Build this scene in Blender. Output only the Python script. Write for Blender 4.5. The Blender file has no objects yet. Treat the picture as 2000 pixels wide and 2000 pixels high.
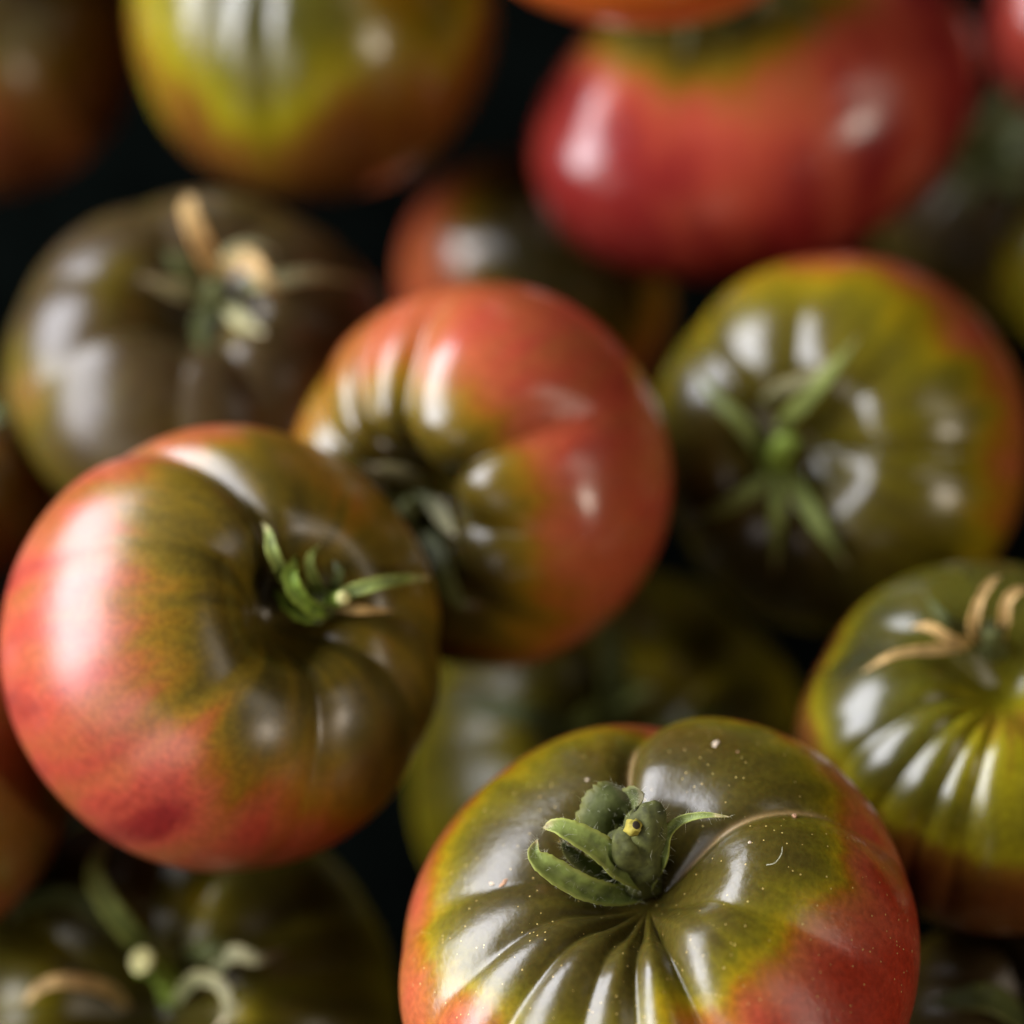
import bpy, math, random
import numpy as np
from mathutils import Vector, Matrix, noise
from mathutils.bvhtree import BVHTree

S = bpy.context.scene
COL = S.collection

# ------------------------------------------------------------------ camera
PITCH = math.radians(50)
CAM = Vector((0.0, 0.0, 0.50))
LENS, SENSOR = 100.0, 36.0
FPX = 2000 * LENS / SENSOR
cam = bpy.data.cameras.new('camera'); camo = bpy.data.objects.new('camera', cam)
COL.objects.link(camo); S.camera = camo
camo.location = CAM; camo.rotation_euler = (math.radians(90) - PITCH, 0, 0)
cam.lens = LENS; cam.sensor_width = SENSOR; cam.clip_start = 0.01; cam.clip_end = 20
cam.dof.use_dof = True
cam.dof.focus_distance = 0.437
cam.dof.aperture_fstop = 4.8
XA = Vector((1, 0, 0))                                            # camera right
YA = Vector((0, math.sin(PITCH), math.cos(PITCH)))               # camera up
ZA = Vector((0, -math.cos(PITCH), math.sin(PITCH)))              # towards camera

# ------------------------------------------------------------------ light
S.view_settings.view_transform = 'Standard'
S.view_settings.look = 'None'
S.view_settings.exposure = 0.0
S.view_settings.gamma = 1.0
w = bpy.data.worlds.new('World'); S.world = w; w.use_nodes = True
bgn = w.node_tree.nodes['Background']
bgn.inputs[0].default_value = (0.50, 0.50, 0.46, 1); bgn.inputs[1].default_value = 0.016

TARGET = CAM - ZA * 0.52
def lamp(name, vdir, dist, sx, sy, power, color, roll=0.0):
    """a rectangular window-like lamp in direction vdir (camera axes x right, y up, z to camera) from the pile"""
    v = (XA * vdir[0] + YA * vdir[1] + ZA * vdir[2]).normalized()
    l = bpy.data.lights.new(name, 'AREA'); l.shape = 'RECTANGLE'; l.size = sx; l.size_y = sy
    l.energy = power; l.color = color
    o = bpy.data.objects.new(name, l); COL.objects.link(o)
    o.location = TARGET + v * dist
    q = v.to_track_quat('Z', 'Y')
    o.rotation_euler = (q.to_matrix() @ Matrix.Rotation(roll, 3, 'Z')).to_euler()
    return o
lamp('window_light', (-0.84, 0.44, 0.27), 1.6, 1.9, 0.95, 90, (0.92, 0.925, 1.0))
lamp('doorway_light', (0.74, -0.24, 0.62), 1.8, 0.17, 0.42, 9.5, (1.0, 0.86, 0.70))
lamp('side_light', (-0.90, -0.08, 0.40), 1.6, 0.7, 0.6, 13, (1.0, 0.96, 0.95))
lamp('open_front_light', (-0.58, -0.45, 0.66), 1.6, 0.9, 0.7, 5, (1.0, 0.93, 0.88))
lamp('warm_fill_light', (0.66, 0.22, 0.72), 1.8, 0.5, 1.1, 5, (1.0, 0.88, 0.72))  # added dim warm fill from the upper right, not an actual opening

S.render.engine = 'CYCLES'
S.cycles.use_denoising = True
S.cycles.max_bounces = 6
S.cycles.caustics_reflective = False; S.cycles.caustics_refractive = False

# ------------------------------------------------------------------ pixel helpers (photo shown 1932 px wide)
K = 2000 / 1932
def ray(px, py):
    """unit ray through photo pixel (in 1932 px units), camera-axis scaled so that depth = 1"""
    x = (px * K - 1000) / FPX; y = -(py * K - 1000) / FPX
    return XA * x + YA * y - ZA
def at(px, py, d): return CAM + ray(px, py) * d

# ------------------------------------------------------------------ materials
def newmat(name):
    m = bpy.data.materials.new(name); m.use_nodes = True
    return m, m.node_tree.nodes, m.node_tree.links, m.node_tree.nodes['Principled BSDF']
def node(N, t, **kw):
    n = N.new(t)
    for k, v in kw.items(): setattr(n, k, v)
    return n
def ramp(N, stops, interp='LINEAR'):
    r = N.new('ShaderNodeValToRGB'); cr = r.color_ramp; cr.interpolation = interp
    while len(cr.elements) > 1: cr.elements.remove(cr.elements[-1])
    cr.elements[0].position = stops[0][0]; cr.elements[0].color = (*stops[0][1], 1)
    for p, c in stops[1:]:
        e = cr.elements.new(p); e.color = (*c, 1)
    return r
def math_n(N, L, op, a, b=None, clamp=False):
    n = N.new('ShaderNodeMath'); n.operation = op; n.use_clamp = clamp
    for i, v in enumerate((a, b)):
        if v is None: continue
        if hasattr(v, 'links'): L.new(v, n.inputs[i])
        else: n.inputs[i].default_value = v
    return n.outputs[0]

STOPS = [(0.0, (.046, .034, .007)), (.22, (.070, .054, .006)), (.40, (.125, .102, .005)),
         (.52, (.235, .165, .004)), (.62, (.270, .105, .006)), (.74, (.34, .088, .026)), (.88, (.36, .062, .030)), (1.0, (.31, .030, .012))]
STOPS_BROWN = [(0.0, (.046, .036, .007)), (.22, (.076, .054, .006)), (.42, (.145, .094, .006)),
         (.54, (.220, .108, .006)), (.64, (.265, .082, .011)), (.76, (.34, .080, .027)), (.88, (.36, .055, .028)), (1.0, (.21, .017, .014))]
def skin_mat(name, stops=STOPS, streak=.20, blotch=.16, rough=.34, dust=0.0, bump=.03, coat=.5, crough=.16, spec=.30):
    m, N, L, P = newmat(name)
    rip = node(N, 'ShaderNodeAttribute', attribute_name='ripe')
    st = node(N, 'ShaderNodeAttribute', attribute_name='streak')
    tc = node(N, 'ShaderNodeTexCoord')
    n1 = node(N, 'ShaderNodeTexNoise'); n1.inputs['Scale'].default_value = 1.0; n1.inputs['Detail'].default_value = 3; n1.inputs['Roughness'].default_value = .5
    L.new(st.outputs['Vector'], n1.inputs['Vector'])
    n2 = node(N, 'ShaderNodeTexNoise'); n2.inputs['Scale'].default_value = 45; n2.inputs['Detail'].default_value = 2
    L.new(tc.outputs['Object'], n2.inputs['Vector'])
    a = math_n(N, L, 'MULTIPLY', math_n(N, L, 'SUBTRACT', n1.outputs[0], .5), streak * 2)
    b = math_n(N, L, 'MULTIPLY', math_n(N, L, 'SUBTRACT', n2.outputs[0], .5), blotch * 2)
    t = math_n(N, L, 'ADD', math_n(N, L, 'ADD', rip.outputs['Fac'], a), b, True)
    r = ramp(N, stops); L.new(t, r.inputs[0])
    col = r.outputs[0]
    # fine mottling of the skin
    n3 = node(N, 'ShaderNodeTexNoise'); n3.inputs['Scale'].default_value = 900; n3.inputs['Detail'].default_value = 3
    L.new(tc.outputs['Object'], n3.inputs['Vector'])
    mr = node(N, 'ShaderNodeMapRange'); mr.inputs[1].default_value = .3; mr.inputs[2].default_value = .7; mr.inputs[3].default_value = .80; mr.inputs[4].default_value = 1.2
    L.new(n3.outputs[0], mr.inputs[0])
    mx = node(N, 'ShaderNodeMix', data_type='RGBA', blend_type='MULTIPLY'); mx.inputs[0].default_value = 1
    L.new(col, mx.inputs[6]); L.new(mr.outputs[0], mx.inputs[7]); col = mx.outputs[2]
    # corky brown scar lines
    ck = node(N, 'ShaderNodeAttribute', attribute_name='cork')
    cn = math_n(N, L, 'MULTIPLY', ck.outputs['Fac'], math_n(N, L, 'ADD', .55, n3.outputs[0]), True)
    mk = node(N, 'ShaderNodeMix', data_type='RGBA'); L.new(cn, mk.inputs[0]); L.new(col, mk.inputs[6]); mk.inputs[7].default_value = (.26, .17, .06, 1)
    col = mk.outputs[2]
    L.new(math_n(N, L, 'ADD', math_n(N, L, 'MULTIPLY', cn, .4), rough), P.inputs['Roughness'])
    if dust:
        v = node(N, 'ShaderNodeTexVoronoi'); v.inputs['Scale'].default_value = 1700
        L.new(tc.outputs['Object'], v.inputs['Vector'])
        sel = math_n(N, L, 'LESS_THAN', v.outputs['Distance'], .24)
        sep = node(N, 'ShaderNodeSeparateColor'); L.new(v.outputs['Color'], sep.inputs[0])
        n4 = node(N, 'ShaderNodeTexNoise'); n4.inputs['Scale'].default_value = 70; L.new(tc.outputs['Object'], n4.inputs['Vector'])
        thr = math_n(N, L, 'MULTIPLY', n4.outputs[0], dust)
        s2 = math_n(N, L, 'LESS_THAN', sep.outputs[0], thr)
        mm = math_n(N, L, 'MULTIPLY', math_n(N, L, 'MULTIPLY', sel, s2), .75)
        md = node(N, 'ShaderNodeMix', data_type='RGBA'); L.new(mm, md.inputs[0]); L.new(col, md.inputs[6]); md.inputs[7].default_value = (.62, .46, .16, 1)
        col = md.outputs[2]
    L.new(col, P.inputs['Base Color'])
    P.inputs['Specular IOR Level'].default_value = spec
    P.inputs['Coat Weight'].default_value = coat; P.inputs['Coat Roughness'].default_value = crough
    rv = node(N, 'ShaderNodeMapRange'); rv.inputs[1].default_value = .35; rv.inputs[2].default_value = .65; rv.inputs[3].default_value = crough * .7; rv.inputs[4].default_value = crough * 1.9
    nr = node(N, 'ShaderNodeTexNoise'); nr.inputs['Scale'].default_value = 130; nr.inputs['Detail'].default_value = 6; L.new(tc.outputs['Object'], nr.inputs['Vector'])
    L.new(nr.outputs[0], rv.inputs[0]); L.new(rv.outputs[0], P.inputs['Coat Roughness'])
    P.inputs['Subsurface Weight'].default_value = .12
    P.inputs['Subsurface Radius'].default_value = (.9, .25, .08); P.inputs['Subsurface Scale'].default_value = .004
    n5 = node(N, 'ShaderNodeTexNoise'); n5.inputs['Scale'].default_value = 260; n5.inputs['Detail'].default_value = 4
    L.new(tc.outputs['Object'], n5.inputs['Vector'])
    bp = node(N, 'ShaderNodeBump'); bp.inputs['Strength'].default_value = bump; bp.inputs['Distance'].default_value = .0015
    hh = math_n(N, L, 'ADD', n5.outputs[0], math_n(N, L, 'MULTIPLY', n3.outputs[0], .35))
    L.new(hh, bp.inputs['Height']); L.new(bp.outputs[0], P.inputs['Normal'])
    return m

def leaf_mat(name, base, mid, tip, rough=.6):
    m, N, L, P = newmat(name)
    t = node(N, 'ShaderNodeAttribute', attribute_name='along')
    e = node(N, 'ShaderNodeAttribute', attribute_name='edge')
    tc = node(N, 'ShaderNodeTexCoord')
    n1 = node(N, 'ShaderNodeTexNoise'); n1.inputs['Scale'].default_value = 420; n1.inputs['Detail'].default_value = 5
    L.new(tc.outputs['Object'], n1.inputs['Vector'])
    tt = math_n(N, L, 'ADD', t.outputs['Fac'], math_n(N, L, 'MULTIPLY', math_n(N, L, 'SUBTRACT', n1.outputs[0], .5), .5), True)
    r = ramp(N, [(0, base), (.45, mid), (.82, mid), (.97, tip)]); L.new(tt, r.inputs[0])
    mr = node(N, 'ShaderNodeMapRange'); mr.inputs[1].default_value = .3; mr.inputs[2].default_value = .7; mr.inputs[3].default_value = .6; mr.inputs[4].default_value = 1.4
    L.new(n1.outputs[0], mr.inputs[0])
    mx = node(N, 'ShaderNodeMix', data_type='RGBA', blend_type='MULTIPLY'); mx.inputs[0].default_value = 1
    L.new(r.outputs[0], mx.inputs[6]); L.new(mr.outputs[0], mx.inputs[7])
    me = node(N, 'ShaderNodeMix', data_type='RGBA'); L.new(math_n(N, L, 'MULTIPLY', e.outputs['Fac'], .55), me.inputs[0])
    L.new(mx.outputs[2], me.inputs[6]); me.inputs[7].default_value = (mid[0] * 1.9 + .03, mid[1] * 1.6 + .02, mid[2] * 1.2, 1)
    L.new(me.outputs[2], P.inputs['Base Color'])
    P.inputs['Roughness'].default_value = rough; P.inputs['Specular IOR Level'].default_value = .3
    P.inputs['Sheen Weight'].default_value = .03; P.inputs['Sheen Roughness'].default_value = .5
    bp = node(N, 'ShaderNodeBump'); bp.inputs['Strength'].default_value = .5; bp.inputs['Distance'].default_value = .0006
    L.new(n1.outputs[0], bp.inputs['Height']); L.new(bp.outputs[0], P.inputs['Normal'])
    return m
def plain_mat(name, c, rough=.6, var=.3, scale=500):
    m, N, L, P = newmat(name)
    tc = node(N, 'ShaderNodeTexCoord'); n1 = node(N, 'ShaderNodeTexNoise'); n1.inputs['Scale'].default_value = scale; n1.inputs['Detail'].default_value = 4
    L.new(tc.outputs['Object'], n1.inputs['Vector'])
    r = ramp(N, [(.3, tuple(x * (1 - var) for x in c)), (.7, tuple(x * (1 + var) for x in c))]); L.new(n1.outputs[0], r.inputs[0])
    L.new(r.outputs[0], P.inputs['Base Color']); P.inputs['Roughness'].default_value = rough; P.inputs['Specular IOR Level'].default_value = .3
    bp = node(N, 'ShaderNodeBump'); bp.inputs['Strength'].default_value = .3; bp.inputs['Distance'].default_value = .0006
    L.new(n1.outputs[0], bp.inputs['Height']); L.new(bp.outputs[0], P.inputs['Normal'])
    return m

M_SEP = leaf_mat('green_sepal', (.09, .12, .022), (.17, .215, .050), (.34, .27, .14))
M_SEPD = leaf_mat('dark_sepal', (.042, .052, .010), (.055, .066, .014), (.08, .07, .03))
M_BRIGHT = leaf_mat('fresh_sepal', (.09, .15, .015), (.15, .23, .025), (.2, .25, .06))
M_TAN = leaf_mat('dry_sepal', (.20, .15, .05), (.42, .28, .11), (.5, .35, .17))
M_PALE = leaf_mat('pale_sepal', (.12, .14, .05), (.26, .25, .13), (.45, .38, .25))
M_STEM = plain_mat('stem_green', (.065, .070, .016), .75, .45, 600)
M_STEMB = plain_mat('stem_bright', (.17, .24, .03), .6, .3)
M_CUT = plain_mat('cut_stem_pale', (.55, .52, .22), .6, .2)
M_RING = plain_mat('cut_stem_ring', (.30, .25, .04), .6, .2)
M_CORE = plain_mat('cut_stem_core', (.03, .02, .01), .8, .2)
M_HAIR = plain_mat('stem_hair', (.5, .5, .36), .5, .1)

# ------------------------------------------------------------------ mesh helpers
def link_mesh(name, co, faces, mat, parent=None, attrs=None, smooth=True):
    me = bpy.data.meshes.new(name)
    co = np.asarray(co, dtype=np.float32)
    if isinstance(faces, np.ndarray):
        n, k = faces.shape
        me.vertices.add(len(co)); me.vertices.foreach_set('co', co.ravel())
        me.loops.add(n * k); me.loops.foreach_set('vertex_index', faces.ravel().astype(np.int32))
        me.polygons.add(n); me.polygons.foreach_set('loop_start', np.arange(0, n * k, k, dtype=np.int32))
        me.update(calc_edges=True); me.validate()
    else:
        me.from_pydata([tuple(map(float, c)) for c in co], [], faces); me.update()
    if smooth: me.polygons.foreach_set('use_smooth', np.ones(len(me.polygons), dtype=bool))
    for k, v in (attrs or {}).items():
        v = np.asarray(v, dtype=np.float32)
        if v.ndim == 1:
            a = me.attributes.new(k, 'FLOAT', 'POINT'); a.data.foreach_set('value', v)
        else:
            a = me.attributes.new(k, 'FLOAT_VECTOR', 'POINT'); a.data.foreach_set('vector', v.ravel())
    me.materials.append(mat)
    o = bpy.data.objects.new(name, me); COL.objects.link(o)
    if parent: o.parent = parent
    return o
def sst(x, a, b):
    t = np.clip((x - a) / (b - a), 0, 1); return t * t * (3 - 2 * t)
def vn(v): return v / max(1e-9, np.linalg.norm(v))

# ------------------------------------------------------------------ tomato
class Tom: pass
TOMS = {}
def tomato(key, label, px, py, d, rpx, axis, mat, c=.74, seed=0, res=(200, 120), ncrease=9, cdepth=.05,
           creases=None, crater=(.27, .42), rip=(.25, 25, 95, .55), bias=None, blobs=(), elong=(1, 1, 0), lobe=None, noise_amp=.03, fade=(55, 115), streakf=6.0, sq=.88):
    """px, py, rpx in 1932-px units; d depth along the view axis; axis in camera axes"""
    rnd = np.random.RandomState(seed * 7 + 3)
    R = rpx * K / FPX * d
    ctr = at(px, py, d)
    az = (XA * axis[0] + YA * axis[1] + ZA * axis[2]).normalized()
    ax = (XA - az * XA.dot(az)).normalized(); ay = az.cross(ax)
    M3 = Matrix((ax, ay, az)).transposed()                     # local -> world
    M3n = np.array(M3)
    # base of the thing: lowest point of the fruit
    root = bpy.data.objects.new('tomato', None); COL.objects.link(root)
    root.empty_display_size = .01
    root['label'] = label; root['category'] = 'tomato'; root['group'] = 'tomatoes in the pile'
    def loc_dir(tx, ty):
        """direction in the fruit's own axes of the surface point seen at photo pixel tx, ty"""
        x = (tx - px) / rpx; y = -(ty - py) / rpx; r2 = x * x + y * y
        if r2 > .96: s = math.sqrt(.96 / r2); x *= s; y *= s; r2 = .96
        v = XA * x + YA * y + ZA * math.sqrt(1 - r2)
        return M3.transposed() @ v
    nph, nth = res
    ph = np.linspace(0, 2 * np.pi, nph, endpoint=False)
    th = np.linspace(0, np.pi, nth + 1)[1:-1]
    TH, PH = np.meshgrid(th, ph, indexing='ij')
    TH = np.concatenate([[0], TH.ravel(), [np.pi]]); PH = np.concatenate([[0], PH.ravel(), [0]])
    s, co = np.sin(TH), np.cos(TH)
    rho = np.abs(s) ** sq
    z = c * np.sign(co) * np.abs(co) ** .92
    # creases
    disp = np.zeros_like(TH); cork = np.zeros_like(TH)
    cl = []
    if creases:
        for cr in creases:
            v = loc_dir(cr[0], cr[1]); cl.append((math.atan2(v.y, v.x), *cr[2:]))
    else:
        off = rnd.rand() * 6.28
        for k in range(ncrease):
            cl.append((off + 2 * np.pi * (k + (rnd.rand() - .5) * .55) / ncrease, cdepth * (.35 + rnd.rand() * 1.1), .10 + rnd.rand() * .22, 0, (rnd.rand() - .5) * .3))
    g = sst(rho, .03, .30) * (1 - sst(np.degrees(TH), fade[0], fade[1]) * .94)
    for c_ in cl:
        a0, dep, wd = c_[0], c_[1], c_[2]; ck = c_[3] if len(c_) > 3 else 0; tw = c_[4] if len(c_) > 4 else 0
        ext = c_[5] if len(c_) > 5 else 1.0
        dphi = (PH - a0 - tw * (TH - .7) + np.pi) % (2 * np.pi) - np.pi
        x = dphi / wd
        f = np.exp(-(np.sqrt(x * x + .05) - .22))
        ge = g * (1 - sst(TH, .7 * ext + .35, .7 * ext + 1.1)) if ext != 1 else g
        disp += dep * f * ge
        if ck:
            wmm = np.abs(dphi) * rho * R * 1000                 # mm off the line
            cork = np.maximum(cork, ck * np.exp(-(wmm / .5) ** 2) * sst(rho, .10, .2) * (1 - sst(TH, .75 * ext, .75 * ext + .22)))
    disp -= disp[1:-1].mean() * .6 * g
    # broad lobes and lumps
    D = np.stack([s * np.cos(PH), s * np.sin(PH), co], 1)
    lump = np.zeros(len(TH))
    for k in range(7):
        v = vn(rnd.randn(3)); lump += rnd.randn() * np.exp(3.0 * (D @ v - 1))
    r = 1 + lump * noise_amp - disp
    if lobe:
        for (tx, ty, amp, kk) in lobe:
            v = np.array(loc_dir(tx, ty).normalized()); r += amp * np.exp(kk * (D @ v - 1))
    X = rho * np.cos(PH) * r; Y = rho * np.sin(PH) * r
    Z = z * r
    e = elong
    ca, sa = math.cos(e[2]), math.sin(e[2])
    X2 = (X * ca + Y * sa) * e[0]; Y2 = (-X * sa + Y * ca) * e[1]
    X, Y = X2 * ca - Y2 * sa, X2 * sa + Y2 * ca
    cw, cd = crater
    up = sst(co, -.1, .3)
    rr = np.sqrt(X * X + Y * Y)
    Z = Z - up * cd * np.exp(-(rr / cw) ** 2) - (1 - up) * -.10 * np.exp(-(rr / .25) ** 2)
    P = np.stack([X, Y, Z], 1) * R
    # ripeness
    r0, t0, t1, r1 = rip
    ripe = r0 + (r1 - r0) * sst(np.degrees(TH), t0, t1)
    Dv = P / np.linalg.norm(P, axis=1, keepdims=True)
    if bias:
        v = np.array(loc_dir(bias[0], bias[1]).normalized()); ripe += bias[2] * (Dv @ v)
    so = rnd.rand(3) * 20
    stv = np.stack([np.cos(PH) * streakf + so[0], np.sin(PH) * streakf + so[1], TH * 1.3 + so[2]], 1)
    # faces
    I = np.arange(nph * (nth - 1)).reshape(nth - 1, nph) + 1
    q = np.stack([I[:-1], I[1:], np.roll(I[1:], -1, 1), np.roll(I[:-1], -1, 1)], -1).reshape(-1, 4)
    last = len(TH) - 1
    capq = []
    for j in range(0, nph, 2):
        j1, j2 = (j + 1) % nph, (j + 2) % nph
        capq.append((0, I[0][j], I[0][j1], I[0][j2])); capq.append((last, I[-1][j2], I[-1][j1], I[-1][j]))
    faces = np.concatenate([q, np.array(capq)])
    W = P @ M3n.T + np.array(ctr)
    base = Vector((ctr.x, ctr.y, W[:, 2].min()))
    root.location = base
    bvh = BVHTree.FromPolygons([Vector(v) for v in W], [tuple(f) for f in faces.tolist()])
    for (tx, ty, rad, amp) in blobs:                          # coloured patches, each round a point on the skin
        h = bvh.ray_cast(CAM, ray(tx, ty).normalized())[0]
        if h is None: h = bvh.find_nearest(CAM + ray(tx, ty) * d)[0]
        dd = np.linalg.norm(W - np.array(h), axis=1) / (rad / rpx * R)
        ripe += amp * np.exp(-dd ** 2)
    fr = link_mesh('fruit', W - np.array(base), faces, mat, root, dict(ripe=ripe, cork=cork, streak=stv))
    T = Tom(); T.root = root; T.fruit = fr; T.base = base; T.R = R; T.ctr = ctr; T.M = M3; T.px = px; T.py = py; T.rpx = rpx; T.d = d; T.az = az
    T.bvh = bvh
    T.pole = Vector(W[0]); T.W = W
    TOMS[key] = T
    return T

def surf(T, px, py, lift):
    """point on the fruit's skin seen through a pixel, raised by lift mm"""
    dr = ray(px, py); u = dr.normalized()
    h = T.bvh.ray_cast(CAM, u)
    if h[0] is not None: p = h[0]; n = h[1]
    else:
        t = (T.ctr - CAM).dot(-ZA); p0 = CAM + dr * t
        p, n, _, _ = T.bvh.find_nearest(p0)
        q = (p - CAM).dot(-ZA); p = CAM + dr * q; n = (ZA + n).normalized()
    if n.dot(u) > 0: n = -n
    return p - u * lift * .001, n

def catmull(pts, n):
    pts = [pts[0] * 2 - pts[1]] + list(pts) + [pts[-1] * 2 - pts[-2]]
    out = []; segs = len(pts) - 3
    for i in range(n + 1):
        t = i / n * segs; k = min(int(t), segs - 1); t -= k
        p0, p1, p2, p3 = pts[k:k + 4]
        out.append(.5 * ((2 * p1) + (p2 - p0) * t + (2 * p0 - 5 * p1 + 4 * p2 - p3) * t * t + (3 * p1 - p0 - 3 * p2 + p3) * t ** 3))
    return out

def ribbon(name, pts, nrm, width, mat, parent, base, label=None, fold=.25, taper=1.0, curl=0.0, n=22, thick=.0005, serr=0.0, w0=.55, peak=.35):
    """a pointed leaf-like blade: pts centre line, nrm one normal per point, width in m"""
    C = catmull(pts, n); NN = catmull(nrm, n)
    m = 7; top = []; bot = []; al = []; ed = []
    rnd = random.Random(len(pts) * 31 + int(width * 1e6) + n)
    for i, p in enumerate(C):
        t = i / n
        T = (C[min(i + 1, n)] - C[max(i - 1, 0)]).normalized()
        N = NN[i].normalized(); N = (N - T * N.dot(T)).normalized(); B = T.cross(N)
        if t < peak: wv = w0 + (1 - w0) * math.sin(t / peak * math.pi / 2)
        else: wv = math.cos((t - peak) / (1 - peak) * math.pi / 2) ** taper
        wv = max(wv, .07) * width * .5
        wl = wv * (1 + serr * (rnd.random() - .5)); wr = wv * (1 + serr * (rnd.random() - .5))
        for j in range(m):
            u = j / (m - 1) * 2 - 1
            ww = wl if u < 0 else wr
            h = fold * abs(u) ** 1.3 * ww + curl * u * u * ww
            q = p + B * u * ww + N * h
            th = thick * (1 - .6 * abs(u)) * max(.35, wv / (width * .5))
            top.append(q + N * th); bot.append(q - N * th); al.append(t); ed.append(abs(u) ** 6)
    nv = len(top); F = []
    for i in range(n):
        for j in range(m - 1):
            a = i * m + j
            F.append((a, a + 1, a + m + 1, a + m)); F.append((nv + a, nv + a + m, nv + a + m + 1, nv + a + 1))
        a = i * m; F.append((a, a + m, nv + a + m, nv + a)); a += m - 1; F.append((a, nv + a, nv + a + m, a + m))
    for j in range(m - 1):
        F.append((j, nv + j, nv + j + 1, j + 1)); a = n * m + j; F.append((a, a + 1, nv + a + 1, nv + a))
    o = link_mesh(name, [v - base for v in top + bot], F, mat, parent, dict(along=al + al, edge=ed + ed))
    if label: o['label'] = label
    return o

def sepal(T, pts, wpx, mat, label=None, **kw):
    P = []; NR = []
    for (x, y, l) in pts:
        p, n = surf(T, x, y, l); P.append(p); NR.append((n + ZA * .6).normalized())
    for i in range(1, len(P)):                                # smooth the depth so a blade never jumps
        d0 = (P[i - 1] - CAM).dot(-ZA); d1 = (P[i] - CAM).dot(-ZA)
        lim = .010
        if abs(d1 - d0) > lim:
            d1 = d0 + math.copysign(lim, d1 - d0); P[i] = at(pts[i][0], pts[i][1], d1)
    w_ = wpx * K / FPX * T.d
    return ribbon('sepal', P, NR, w_, mat, T.root, T.base, label, **kw)

def tube(name, pts, rads, mat, parent, base, sides=14, n=24, cap=True, rough=0.0, label=None, seed=1):
    C = catmull(pts, n); rr = [Vector((r, 0, 0)) for r in rads]; RR = [v.x for v in catmull(rr, n)]
    V = []; F = []; up = None
    rnd = random.Random(seed); ph = [rnd.random() * 6.28 for _ in range(4)]
    for i, p in enumerate(C):
        T = (C[min(i + 1, n)] - C[max(i - 1, 0)]).normalized()
        if up is None: up = T.orthogonal().normalized()
        up = (up - T * up.dot(T)).normalized(); B = T.cross(up)
        for j in range(sides):
            a = 2 * math.pi * j / sides
            k = 1 + rough * (math.sin(5 * a + ph[0] + i * .35) * .5 + math.sin(3 * a + ph[1] - i * .6) * .5 + math.sin(2 * a + ph[2] + i * .9) * .5)
            V.append(p + (up * math.cos(a) + B * math.sin(a)) * RR[i] * k)
    for i in range(n):
        for j in range(sides):
            a = i * sides + j; b = i * sides + (j + 1) % sides
            F.append((a, b, b + sides, a + sides))
    if cap:
        F.append(tuple(reversed(range(sides)))); F.append(tuple(n * sides + j for j in range(sides)))
    o = link_mesh(name, [v - base for v in V], F, mat, parent)
    if label: o['label'] = label
    return o

def stem(T, pts, rads, mat, cut=None, sides=14, rough=.12, label=None):
    P = [surf(T, x, y, l)[0] for (x, y, l) in pts]
    k = K / FPX * T.d
    o = tube('stem', P, [r * k for r in rads], mat, T.root, T.base, sides=sides, rough=rough, label=label)
    if cut:
        ax = (P[-1] - P[-2]).normalized()
        disc = tube('cut_end', [P[-1] - ax * .0003, P[-1] + ax * .0002, P[-1] + ax * .0006], [rads[-1] * k * 1.02, rads[-1] * k * .98, rads[-1] * k * .7], cut, o, T.base, n=6, sides=sides)
    return o

def generic_calyx(T, seed, n=5, mat=None, length=.75):
    """calyx of a fruit whose stem end is out of view or lost in shade"""
    rnd = random.Random(seed); mat = mat or M_SEPD
    up = T.az
    s0 = T.pole + up * -.0005
    tube('stem', [s0, s0 + up * .003, s0 + up * .006], [.0032, .0026, .0028], M_STEM, T.root, T.base, n=8, rough=.1)
    a0 = rnd.random() * 6.28
    for k in range(n):
        a = a0 + 6.283 * k / n + rnd.uniform(-.25, .25)
        dv = T.M @ Vector((math.cos(a), math.sin(a), 0))
        L_ = T.R * length * rnd.uniform(.7, 1.1)
        P = []; NR = []
        for t in (0, .25, .5, .75, 1):
            o = T.pole + up * .05 + dv * (.002 + L_ * t)
            h = T.bvh.ray_cast(o, -up)
            p = h[0] if h[0] else T.pole
            lift = .0012 + .0035 * math.sin(t * 3.14) + (t ** 2) * rnd.uniform(0, .006)
            P.append(p + up * lift); NR.append(up.copy())
        ribbon('sepal', P, NR, rnd.uniform(.0045, .0065), mat, T.root, T.base)

# ------------------------------------------------------------------ the setting
GRID = 60
def crate_floor():
    n = GRID; xs = np.linspace(-.9, .9, n); ys = np.linspace(-.3, 1.6, n)
    Xg, Yg = np.meshgrid(xs, ys); rnd = np.random.RandomState(5)
    Zg = .0008 * np.sin(Xg * 37 + np.sin(Yg * 21) * 2) + .0006 * np.sin(Yg * 53 + Xg * 11)
    co_ = np.stack([Xg.ravel(), Yg.ravel(), Zg.ravel()], 1)
    I = np.arange(n * n).reshape(n, n)
    q = np.stack([I[:-1, :-1], I[:-1, 1:], I[1:, 1:], I[1:, :-1]], -1).reshape(-1, 4)
    o = link_mesh('ground', co_, q, plain_mat('dark_liner', (.0014, .0020, .0017), .95, .35, 60))
    o.data.materials[0].node_tree.nodes['Principled BSDF'].inputs['Specular IOR Level'].default_value = .0
    o['kind'] = 'structure'; o['label'] = 'dark blue green liner under the pile of tomatoes'
crate_floor()

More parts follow.
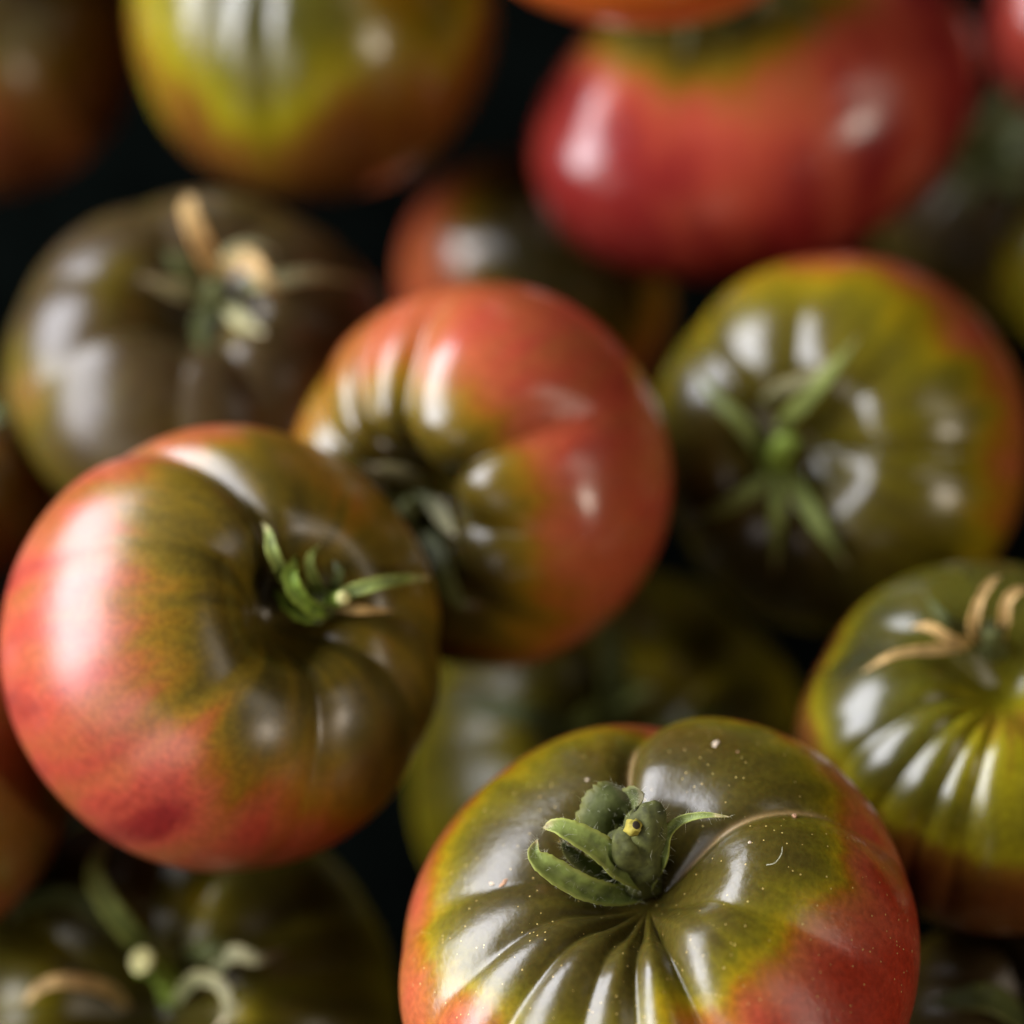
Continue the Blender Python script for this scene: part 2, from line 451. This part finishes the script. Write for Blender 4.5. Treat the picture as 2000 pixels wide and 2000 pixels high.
# ------------------------------------------------------------------ the tomatoes, resting on one another
SK_FRONT = skin_mat('front_tomato_skin', streak=.20, blotch=.12, rough=.30, dust=.11, bump=.13, coat=.35, crough=.2, spec=.34)
SK_A = skin_mat('red_green_skin', STOPS_BROWN, streak=.34, blotch=.14, rough=.33, coat=.22, crough=.30, spec=.5)
SK_B = skin_mat('ripe_skin', STOPS_BROWN, streak=.18, blotch=.14, rough=.27)
SK_C = skin_mat('green_shoulder_skin', streak=.20, blotch=.14, rough=.27)
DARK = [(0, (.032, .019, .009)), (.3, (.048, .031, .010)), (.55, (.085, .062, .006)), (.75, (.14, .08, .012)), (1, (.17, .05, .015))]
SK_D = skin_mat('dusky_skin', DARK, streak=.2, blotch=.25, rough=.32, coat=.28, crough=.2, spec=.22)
YEL = [(0, (.030, .030, .010)), (.3, (.095, .085, .005)), (.5, (.22, .185, .005)), (.64, (.17, .080, .008)), (.8, (.13, .045, .008)), (1, (.09, .024, .008))]  # brown end darkened further to put underside shade into the colour
SHADED_G = [(0, (.030, .023, .004)), (.25, (.052, .042, .003)), (.45, (.100, .082, .003)), (.6, (.20, .155, .004)), (1, (.10, .035, .006))]  # greens darkened in the colour to imitate the shade low in the pile
SK_G = skin_mat('shaded_green_skin', SHADED_G, streak=.3, blotch=.14, rough=.34, coat=.12, crough=.25, spec=.22)
SK_E = skin_mat('olive_brown_skin', STOPS, streak=.20, blotch=.14, rough=.27)
SK_Y = skin_mat('yellow_green_skin', YEL, streak=.18, blotch=.14, rough=.27)
ORG = [(0, (.2, .10, .01)), (.5, (.42, .095, .012)), (1, (.42, .055, .015))]
SK_O = skin_mat('orange_skin', ORG, streak=.2, blotch=.2, rough=.3)

# 1 front
T1 = tomato('front', 'sharp ribbed tomato in front with speckled skin, broken green calyx and brown cork lines', 1240, 1795, .456, 486, (-.15, .69, .71),
    SK_FRONT, c=.66, seed=1, res=(720, 420),
    creases=[(1166, 1405, .12, .12, 1.0, -.25, .9), (1468, 1435, .09, .13, 1.0, -.15, .95), (1335, 1990, .15, .13, 0, .10), (1178, 1990, .11, .12, 0, .05),
             (1050, 1950, .10, .17, 0, 0), (920, 1870, .08, .13, 0, 0), (850, 1760, .06, .14, 0, 0), (800, 1640, .05, .2, 0, 0),
             (1480, 1650, .05, .20, 0, .2, .7)],
    crater=(.27, .34), lobe=[(1420, 1400, .05, 9), (960, 1490, -.10, 7)], rip=(.13, 26, 76, .84), bias=(1750, 1800, .12),
    blobs=[(1500, 1640, 100, -.10), (1560, 1830, 130, .32), (1430, 1900, 110, .28), (1640, 1640, 90, .25), (880, 1920, 70, .18), (1070, 1840, 80, -.05), (775, 1700, 40, .15),
           (820, 1780, 50, -.10), (1240, 1880, 45, .22), (1290, 1930, 50, .2), (1330, 1440, 130, -.08), (1000, 1480, 70, .14), (1500, 1690, 60, .08), (960, 1880, 50, .12)],
    noise_amp=.02, fade=(50, 110))

# 2 left
T2 = tomato('left', 'big red tomato with green shoulder and folded calyx pit, at the left', 425, 1219, .486, 423, (.52, .30, .80),
    SK_A, c=.80, seed=2, res=(360, 220),
    creases=[(460, 860, .125, .11, 0, .1), (800, 1290, .04, .16, 0, 0), (640, 1420, .06, .20, 0, 0), (380, 1330, .05, .3, 0, 0), (300, 980, .05, .28, 0, .2), (780, 1130, .04, .14)],
    crater=(.24, .42), rip=(.40, 18, 72, .75), bias=(20, 1300, .12), streakf=4.5,
    blobs=[(350, 1010, 150, -.14), (330, 880, 120, -.16), (530, 1300, 110, -.10), (250, 1520, 120, .12), (770, 1350, 160, -.30), (680, 1000, 120, -.04), (700, 1500, 120, -.1), (690, 950, 90, .16), (750, 1230, 70, .16), (600, 1240, 50, -.12), (480, 1150, 90, -.14), (420, 1240, 70, -.08), (540, 850, 70, -.1)],
    noise_amp=.012, lobe=[(60, 1250, .02, 5), (500, 1320, .05, 22)])

# 3 centre
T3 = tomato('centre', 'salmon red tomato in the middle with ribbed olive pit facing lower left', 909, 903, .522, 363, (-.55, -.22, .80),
    SK_B, c=.82, seed=3, res=(360, 220),
    creases=[(690, 600, .06, .10, 0, .1), (735, 590, .05, .10, 0, 0), (830, 600, .10, .16, 0, .10), (1120, 760, .12, .14, 0, -.1), (960, 1020, .09, .22, 0, 0, .15), (980, 1190, .07, .25, 0, 0), (570, 760, .07, .14, 0, 0), (640, 900, .05, .2), (700, 1100, .07, .2)],
    fade=(46, 92), crater=(.28, .48), rip=(.24, 20, 56, .76), bias=(1200, 850, .08),
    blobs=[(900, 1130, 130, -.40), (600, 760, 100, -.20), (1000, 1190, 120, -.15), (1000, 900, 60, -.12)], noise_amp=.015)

# 4 right
T4 = tomato('right', 'olive green tomato with red rim and long star calyx, below the bilobed red one', 1575, 838, .548, 362, (-.33, -.05, .90),
    SK_E, c=.80, seed=4, res=(300, 180), 
    creases=[(1640, 700, .04, .3, 0, 0), (1800, 870, .07, .12, 0, 0), (1560, 1150, .06, .15, 0, 0), (1460, 1150, .05, .14), (1300, 980, .06, .2), (1320, 700, .07, .2), (1480, 560, .05, .25)],
    crater=(.28, .28), rip=(.24, 34, 100, .64), bias=(1800, 620, .10), blobs=[(1600, 540, 90, .05), (1450, 1100, 200, -.2), (1650, 480, 130, .34), (1830, 620, 110, .18), (1560, 580, 90, -.04), (1880, 900, 90, .15)])

# 5 lower right
T5 = tomato('lower right', 'dark green tomato with dry tan curled sepals at the right edge', 1870, 1410, .498, 375, (.0, .64, .77),
    SK_Y, c=.70, seed=5, res=(300, 180),
    creases=[(1600, 1350, .06, .12, 0, 0), (1660, 1400, .06, .09, 0, 0), (1720, 1440, .06, .08, 0, 0), (1780, 1450, .06, .09, 0, 0), (1940, 1450, .03, .2), (1560, 1200, .05, .2), (1750, 1130, .05, .2), (1900, 1150, .05, .2)],
    crater=(.28, .30), rip=(.14, 45, 82, .86), blobs=[(1940, 1360, 140, .48), (1890, 1500, 90, .22), (1600, 1250, 120, -.15)], bias=(1500, 1450, .03))

# 6 bottom left
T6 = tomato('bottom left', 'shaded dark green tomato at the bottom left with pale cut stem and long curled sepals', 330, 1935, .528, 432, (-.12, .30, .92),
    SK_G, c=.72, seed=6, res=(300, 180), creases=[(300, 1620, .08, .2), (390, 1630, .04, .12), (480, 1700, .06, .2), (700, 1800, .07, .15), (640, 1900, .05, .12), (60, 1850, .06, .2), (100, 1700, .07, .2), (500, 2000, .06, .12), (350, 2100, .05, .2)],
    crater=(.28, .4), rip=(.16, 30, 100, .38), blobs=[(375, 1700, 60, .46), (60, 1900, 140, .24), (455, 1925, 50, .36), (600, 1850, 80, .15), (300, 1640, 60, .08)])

# 7 dark under centre
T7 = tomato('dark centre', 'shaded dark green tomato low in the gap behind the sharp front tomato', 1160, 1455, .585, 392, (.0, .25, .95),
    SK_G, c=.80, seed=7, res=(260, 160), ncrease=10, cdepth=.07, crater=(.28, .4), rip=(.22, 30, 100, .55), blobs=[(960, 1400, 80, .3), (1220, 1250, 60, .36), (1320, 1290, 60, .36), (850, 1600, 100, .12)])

# 8 bottom right
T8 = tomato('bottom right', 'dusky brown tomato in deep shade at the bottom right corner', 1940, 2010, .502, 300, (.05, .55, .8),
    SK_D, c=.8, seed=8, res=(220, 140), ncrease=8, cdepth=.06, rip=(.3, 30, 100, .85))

# 9 mid left
T9 = tomato('mid left', 'dusky purple brown tomato at the left with tan sepals standing up', 375, 690, .556, 366, (.05, .55, .83),
    SK_D, c=.64, seed=9, res=(260, 160), creases=[(360, 900, .05, .15), (60, 800, .06, .2), (560, 850, .06, .15), (640, 600, .06, .2), (100, 500, .05, .3), (300, 350, .05, .2), (500, 380, .04, .2)],
    crater=(.28, .35), rip=(.22, 30, 100, .5), blobs=[(60, 740, 80, .45), (250, 540, 90, .3), (450, 620, 60, .3)])

# 10 top left
T10 = tomato('top left', 'yellow green tomato with brown underside at the top left of centre', 590, 30, .597, 350, (-.10, .60, .78),
    SK_Y, c=.92, seed=10, res=(260, 160), creases=[(430, 90, .05, .14), (530, 60, .04, .1), (780, 0, .05, .2), (300, 60, .03, .2)],
    crater=(.28, .4), rip=(.30, 30, 100, .80), blobs=[(290, 200, 110, -.24), (480, 220, 120, -.26), (840, 60, 90, -.28), (500, 60, 140, -.2), (700, 250, 120, .08)], noise_amp=.015)

# 11 top right, bilobed
T11 = tomato('top right', 'blurred red bilobed tomato at the top right under the orange one', 1425, 215, .604, 402, (-.20, .82, .52),
    SK_B, c=.68, seed=11, res=(280, 170), creases=[(1330, 480, .07, .5, 0, 0)],
    crater=(.26, .22), rip=(.36, 20, 50, .97), blobs=[(1450, 110, 130, -.22), (1200, 60, 120, -.25), (1650, 30, 80, -.10), (1290, 140, 80, -.3)], elong=(1.08, .84, .5), lobe=[(1680, 150, .12, 5), (1120, 300, .10, 6), (1330, 130, -.06, 14)], noise_amp=.0)

# 12 top orange
T12 = tomato('top', 'orange tomato cut off by the top edge of the picture', 1205, -215, .545, 350, (.0, .9, .4),
    SK_O, c=.78, seed=12, res=(200, 120), ncrease=7, rip=(.2, 30, 120, .6))
T13 = tomato('far left', 'brown green tomato at the top left corner with a pale sheen', -25, 95, .632, 272, (-.1, .6, .75),
    SK_D, c=.95, seed=13, res=(200, 120), ncrease=7, cdepth=.03, rip=(.25, 30, 110, .95), blobs=[(10, 180, 120, .3)])
T14 = tomato('behind', 'dim olive and maroon tomato low behind the salmon red tomato', 1010, 530, .636, 262, (.45, .6, -.65),
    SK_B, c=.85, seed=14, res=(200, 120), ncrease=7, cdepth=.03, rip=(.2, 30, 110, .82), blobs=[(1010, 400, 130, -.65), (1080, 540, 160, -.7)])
T15 = tomato('left edge', 'dark maroon tomato at the left edge above the big red one', -110, 905, .562, 222, (.2, .5, .8),
    SK_D, c=.85, seed=15, res=(200, 120), ncrease=7, cdepth=.03, rip=(.8, 30, 110, 1.0))
T16 = tomato('left lower edge', 'brownish orange tomato at the left edge below the big red one', -195, 1490, .502, 335, (-.1, .5, .8),
    SK_D, c=.9, seed=16, res=(200, 120), ncrease=7, cdepth=.03, rip=(.7, 30, 110, 1.0))
T17 = tomato('corner', 'dark red tomato at the top right corner of the pile', 2075, 60, .655, 200, (0, .6, .8),
    SK_B, c=.9, seed=17, res=(200, 120), ncrease=7, cdepth=.03, rip=(.8, 30, 110, 1.0))
T18 = tomato('right edge', 'olive tomato just showing at the right edge beside the star calyx tomato', 2075, 500, .612, 196, (0, .5, .8),
    SK_C, c=.9, seed=18, res=(200, 120), ncrease=7, cdepth=.03, rip=(.3, 30, 110, .5))
T19 = tomato('deep', 'nearly black tomato deep in the gap at the upper right', 1850, 400, .68, 200, (0, .5, .8),
    SK_D, c=.9, seed=19, res=(200, 120), ncrease=7, cdepth=.03, rip=(.2, 30, 110, .5))

# ------------------------------------------------------------------ calyces
# front: stub with pale ring, six sepals
KW = dict(n=44, serr=.10)
sepal(T1, [(1215, 1655, 3), (1175, 1640, 6), (1130, 1600, 8), (1080, 1572, 9), (1048, 1560, 9.5), (1026, 1562, 9)], 50, M_SEP, 'raised green sepal with a pale tip', w0=.9, fold=.7, taper=.75, peak=.3, **KW)
sepal(T1, [(1205, 1690, 1.5), (1150, 1690, 3), (1090, 1672, 4), (1035, 1638, 5.5), (1010, 1612, 7), (1014, 1584, 8.5)], 48, M_SEP, 'yellow edged sepal with upturned tip', w0=.6, fold=.8, taper=.8, peak=.45, **KW)
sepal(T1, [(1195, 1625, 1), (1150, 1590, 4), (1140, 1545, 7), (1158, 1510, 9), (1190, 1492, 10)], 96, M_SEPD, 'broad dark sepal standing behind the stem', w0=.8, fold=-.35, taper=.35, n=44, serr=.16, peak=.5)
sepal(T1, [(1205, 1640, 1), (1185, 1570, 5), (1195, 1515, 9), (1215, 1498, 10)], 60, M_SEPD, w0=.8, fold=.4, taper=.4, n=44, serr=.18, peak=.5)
sepal(T1, [(1222, 1672, 2), (1250, 1620, 5), (1258, 1575, 7), (1285, 1548, 7), (1330, 1538, 7), (1378, 1541, 6.5)], 24, M_SEP, 'narrow sepal bent out to the right with a tan tip', w0=1, fold=.6, taper=.7, peak=.1, **KW)
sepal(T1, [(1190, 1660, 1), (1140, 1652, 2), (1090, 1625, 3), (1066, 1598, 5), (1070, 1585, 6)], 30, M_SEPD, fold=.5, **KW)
st1 = stem(T1, [(1205, 1676, 0), (1204, 1640, 3), (1210, 1600, 6), (1220, 1560, 9), (1224, 1532, 11), (1220, 1518, 11)], [40, 46, 44, 38, 30, 12], M_STEM, None, sides=36, rough=.13)
P_ = [surf(T1, *q)[0] for q in ((1205, 1625, 5), (1182, 1590, 9), (1178, 1570, 11))]; kk = K / FPX * T1.d
tube('snapped_joint', P_, [38 * kk, 34 * kk, 16 * kk], M_STEM, st1, T1.base, sides=28, rough=.14, n=14, seed=4)
P_ = surf(T1, 1200, 1557, 15)[0]; v_ = (ZA * .8 + YA * .35 + XA * .3).normalized()
tube('cut_end', [P_ - v_ * .0022, P_ - v_ * .0004, P_ + v_ * .0001], [.0012, .00105, .00085], M_RING, st1, T1.base, n=8, rough=.3)
tube('cut_core', [P_ + v_ * .00005, P_ + v_ * .0002, P_ + v_ * .0003], [.00068, .0006, .0004], M_CORE, st1, T1.base, n=4)
def hairs(T, objs, count, length, parent):
    rnd = random.Random(9); V = []; F = []
    for o in objs:
        me = o.data; vs = me.vertices; me.update()
        for _ in range(count):
            v = vs[rnd.randrange(len(vs))]; p = v.co.copy(); n = v.normal.copy()
            n = (n + Vector((rnd.gauss(0, .4), rnd.gauss(0, .4), rnd.gauss(0, .4)))).normalized()
            L_ = length * rnd.uniform(.4, 1.2); side = n.orthogonal().normalized() * .000022; s2 = n.cross(side)
            b = len(V); c2 = Vector((rnd.gauss(0, .2), rnd.gauss(0, .2), rnd.gauss(0, .2))) * L_
            for t, k in ((0, 1), (.5, .7), (1, .3)):
                q = p + n * L_ * t + c2 * t * t
                V += [q + side * k, q - side * .5 * k + s2 * .8 * k, q - side * .5 * k - s2 * .8 * k]
            for i in (0, 3):
                for j in range(3):
                    F.append((b + i + j, b + i + (j + 1) % 3, b + i + 3 + (j + 1) % 3, b + i + 3 + j))
    o = link_mesh('stem_hair', V, F, M_HAIR, parent); o['kind'] = 'stuff'; return o
hairs(T1, [o for o in T1.root.children if o.name.split('.')[0] in ('stem', 'sepal')], 130, .0010, T1.root)

for key, T in TOMS.items():
    if key in ('top left', 'top right', 'top', 'far left', 'behind', 'bottom right', 'left edge', 'left lower edge', 'corner', 'right edge', 'deep', 'dark centre'):
        generic_calyx(T, hash(len(key)) % 1000)

# left tomato
sepal(T2, [(615, 1132, 1), (575, 1120, 3), (540, 1085, 5), (518, 1045, 6), (508, 1005, 4), (495, 985, 2)], 30, M_SEP, curl=.3, serr=.25)
sepal(T2, [(618, 1150, 1), (590, 1145, 6), (560, 1115, 9), (548, 1080, 7), (560, 1050, 3)], 32, M_BRIGHT, curl=.5, serr=.3, taper=.5)
sepal(T2, [(615, 1155, 1), (575, 1160, 4), (540, 1135, 5), (518, 1110, 3)], 28, M_BRIGHT, serr=.3, taper=.5, fold=.6)
sepal(T2, [(618, 1130, 1), (590, 1085, 5), (585, 1050, 6), (605, 1025, 4)], 20, M_SEP, curl=.4)
sepal(T2, [(620, 1130, 1), (640, 1085, 4), (628, 1055, 3)], 22, M_SEPD)
sepal(T2, [(622, 1132, 2), (680, 1110, 5), (745, 1095, 7), (812, 1090, 5)], 26, M_SEP, taper=.6, fold=.5)
sepal(T2, [(622, 1142, 1), (680, 1150, 2), (745, 1152, 1)], 20, M_TAN)
sepal(T2, [(610, 1150, 1), (600, 1170, 3), (575, 1180, 2)], 22, M_SEPD)
stem(T2, [(600, 1140, -2), (612, 1136, 1), (618, 1134, 3)], [34, 30, 16], M_STEM)
stem(T2, [(610, 1130, -1), (630, 1130, 3), (648, 1128, 7)], [20, 14, 13], M_STEMB, M_CUT)
# centre
sepal(T3, [(820, 930, 3), (780, 900, 5), (740, 885, 5), (700, 880, 4)], 32, M_PALE)
sepal(T3, [(790, 930, 3), (825, 960, 5), (845, 990, 5), (862, 1015, 4)], 30, M_PALE)
sepal(T3, [(780, 960, 3), (740, 960, 4), (690, 940, 4)], 40, M_SEPD)
sepal(T3, [(780, 970, 3), (760, 1020, 4), (770, 1070, 4)], 40, M_SEPD)
sepal(T3, [(800, 980, 3), (830, 1060, 4), (860, 1130, 3), (890, 1140, 2)], 34, M_SEPD)
stem(T3, [(785, 955, -1), (775, 960, 4), (765, 965, 7)], [26, 20, 18], M_STEM)
# right
sepal(T4, [(1485, 850, 3), (1480, 800, 6), (1530, 745, 6), (1575, 690, 5), (1620, 635, 3)], 28, M_SEP, taper=.7)
sepal(T4, [(1440, 755, 3), (1480, 730, 4), (1530, 712, 4), (1570, 680, 4)], 24, M_PALE)
sepal(T4, [(1440, 860, 3), (1400, 800, 5), (1350, 750, 4), (1310, 690, 3)], 28, M_SEP)
sepal(T4, [(1490, 890, 3), (1520, 950, 4), (1560, 1010, 4), (1600, 1070, 2)], 31, M_SEP)
sepal(T4, [(1470, 900, 3), (1466, 980, 4), (1462, 1080, 3)], 27, M_SEP)
sepal(T4, [(1460, 890, 3), (1410, 930, 4), (1350, 965, 4), (1285, 975, 2)], 25, M_SEP)
stem(T4, [(1460, 870, -1), (1465, 860, 5), (1480, 835, 9), (1500, 845, 10)], [28, 20, 18, 16], M_STEMB)
# lower right
sepal(T5, [(1860, 1215, 2), (1835, 1190, 5), (1845, 1140, 9), (1870, 1100, 11), (1888, 1088, 11)], 20, M_TAN, taper=.8, fold=.9, serr=.35)
sepal(T5, [(1880, 1215, 2), (1892, 1180, 6), (1900, 1135, 9), (1925, 1115, 10), (1945, 1120, 9)], 21, M_TAN, taper=.8, fold=.9, serr=.35)
sepal(T5, [(1830, 1215, 2), (1790, 1205, 4), (1755, 1185, 5), (1720, 1182, 5)], 20, M_TAN, taper=.8, fold=.9, serr=.35)
sepal(T5, [(1820, 1222, 2), (1760, 1228, 3), (1690, 1238, 4), (1628, 1268, 4)], 18, M_TAN, taper=.8, fold=.9, serr=.35)
sepal(T5, [(1820, 1195, 1), (1780, 1165, 3), (1740, 1115, 4)], 21, M_SEPD)
stem(T5, [(1875, 1225, -1), (1872, 1205, 4), (1875, 1185, 7)], [26, 20, 20], M_STEM)
# bottom left
sepal(T6, [(290, 1800, 4), (240, 1750, 8), (195, 1690, 10), (180, 1640, 12), (205, 1575, 12)], 44, M_SEP, taper=.5)
sepal(T6, [(260, 1790, 3), (190, 1720, 6), (120, 1690, 6), (50, 1705, 4), (20, 1740, 3)], 40, M_SEPD, taper=.5)
sepal(T6, [(240, 1900, 3), (200, 1865, 6), (130, 1850, 7), (80, 1860, 6), (45, 1895, 4)], 26, M_TAN, taper=.5)
sepal(T6, [(400, 1840, 3), (440, 1800, 5), (490, 1810, 5), (540, 1790, 3)], 30, M_PALE)
sepal(T6, [(330, 1890, 4), (370, 1845, 8), (420, 1860, 8), (430, 1910, 6), (400, 1950, 4)], 28, M_PALE)
sepal(T6, [(350, 1800, 3), (400, 1790, 5), (450, 1780, 4)], 40, M_SEPD)
stem(T6, [(330, 1880, -2), (320, 1850, 4), (300, 1830, 8), (268, 1812, 12)], [30, 26, 24, 24], M_STEMB, M_CUT)
# mid left
sepal(T9, [(420, 530, 4), (395, 490, 9), (372, 440, 14), (356, 395, 18), (362, 370, 20)], 36, M_TAN, taper=.4)
sepal(T9, [(420, 530, 4), (455, 490, 7), (485, 505, 9), (505, 535, 8), (535, 555, 5)], 32, M_TAN)
sepal(T9, [(415, 520, 4), (440, 480, 6), (480, 465, 6), (520, 480, 4)], 26, M_PALE)
sepal(T9, [(440, 540, 2), (520, 530, 4), (600, 520, 4), (690, 535, 3)], 28, M_PALE)
sepal(T9, [(390, 560, 2), (330, 545, 4), (268, 525, 4)], 34, M_PALE)
sepal(T9, [(385, 550, 2), (340, 500, 4), (310, 470, 3)], 28, M_SEPD)
sepal(T9, [(400, 580, 3), (380, 620, 4), (385, 670, 3)], 34, M_SEPD)
sepal(T9, [(425, 570, 3), (460, 610, 4), (500, 630, 3)], 30, M_PALE)
stem(T9, [(405, 580, -1), (408, 560, 4), (412, 540, 8)], [28, 22, 22], M_STEM)
# dark centre and bottom right
sepal(T7, [(1140, 1340, 2), (1180, 1310, 4), (1240, 1300, 3)], 34, M_SEP)
sepal(T7, [(1130, 1330, 2), (1100, 1360, 4), (1060, 1380, 3)], 34, M_SEP)

# ------------------------------------------------------------------ crumbs and a fibre lying on the front tomato
M_FLAKE = plain_mat('dry_flake', (.62, .50, .36), .8, .3)
M_CRUMB = plain_mat('brown_crumb', (.42, .24, .14), .85, .3)
def crumb(label, px, py, size, mat, seed, flat=.6, stretch=1.0):
    rnd = np.random.RandomState(seed)
    p, n = surf(T1, px, py, .0)
    V = []; F = []; ns, nr = 10, 7
    z = n.normalized(); x = (XA - z * XA.dot(z)).normalized(); y = z.cross(x)
    a = rnd.rand() * 3
    bump = rnd.rand(nr + 1, ns) * .6 + .6
    for i in range(nr + 1):
        th = math.pi * i / nr
        for j in range(ns):
            f = 2 * math.pi * j / ns; k = bump[i, j] if 0 < i < nr else .8
            u, v_, w_ = math.sin(th) * math.cos(f) * k * stretch, math.sin(th) * math.sin(f) * k, math.cos(th) * flat * k
            u, v_ = u * math.cos(a) - v_ * math.sin(a), u * math.sin(a) + v_ * math.cos(a)
            V.append((x * u + y * v_ + z * (w_ + flat * .5)) * size)
    for i in range(nr):
        for j in range(ns): F.append((i * ns + j, (i + 1) * ns + j, (i + 1) * ns + (j + 1) % ns, i * ns + (j + 1) % ns))
    o = link_mesh('crumb', V, F, mat, smooth=False); o.location = p
    o['label'] = label; o['category'] = 'crumb'; o['group'] = 'crumbs on the front tomato'
crumb('white flake on the far rim of the front tomato', 1350, 1404, .00055, M_FLAKE, 1, .3, 1.7)
crumb('tan crumb on the left rear rib of the front tomato', 1108, 1472, .00032, M_FLAKE, 2)
crumb('pinkish brown crumb on the right rear rib of the front tomato', 1499, 1541, .00042, M_CRUMB, 3, .7, 1.5)
crumb('small pale crumb right of the calyx of the front tomato', 1415, 1590, .00028, M_FLAKE, 4)
crumb('brown sliver on the left shoulder of the front tomato', 950, 1666, .0004, M_CRUMB, 5, .4, 2.2)
crumb('pale speck at the brown sliver, left shoulder of the front tomato', 928, 1667, .0003, M_FLAKE, 6, .5, 1.6)
crumb('tiny dark crumb behind the cork line of the front tomato', 1392, 1419, .0002, M_CRUMB, 7)
fp = [surf(T1, x, y, l)[0] for x, y, l in ((1446, 1632, .1), (1462, 1628, .5), (1474, 1612, .7), (1476, 1598, .3))]
fb = tube('fibre', fp, [.00005] * 4, M_HAIR, None, fp[0], sides=5, n=16)
fb.location = fp[0]; fb['label'] = 'fine curved pale fibre on the green right shoulder of the front tomato'; fb['category'] = 'fibre'
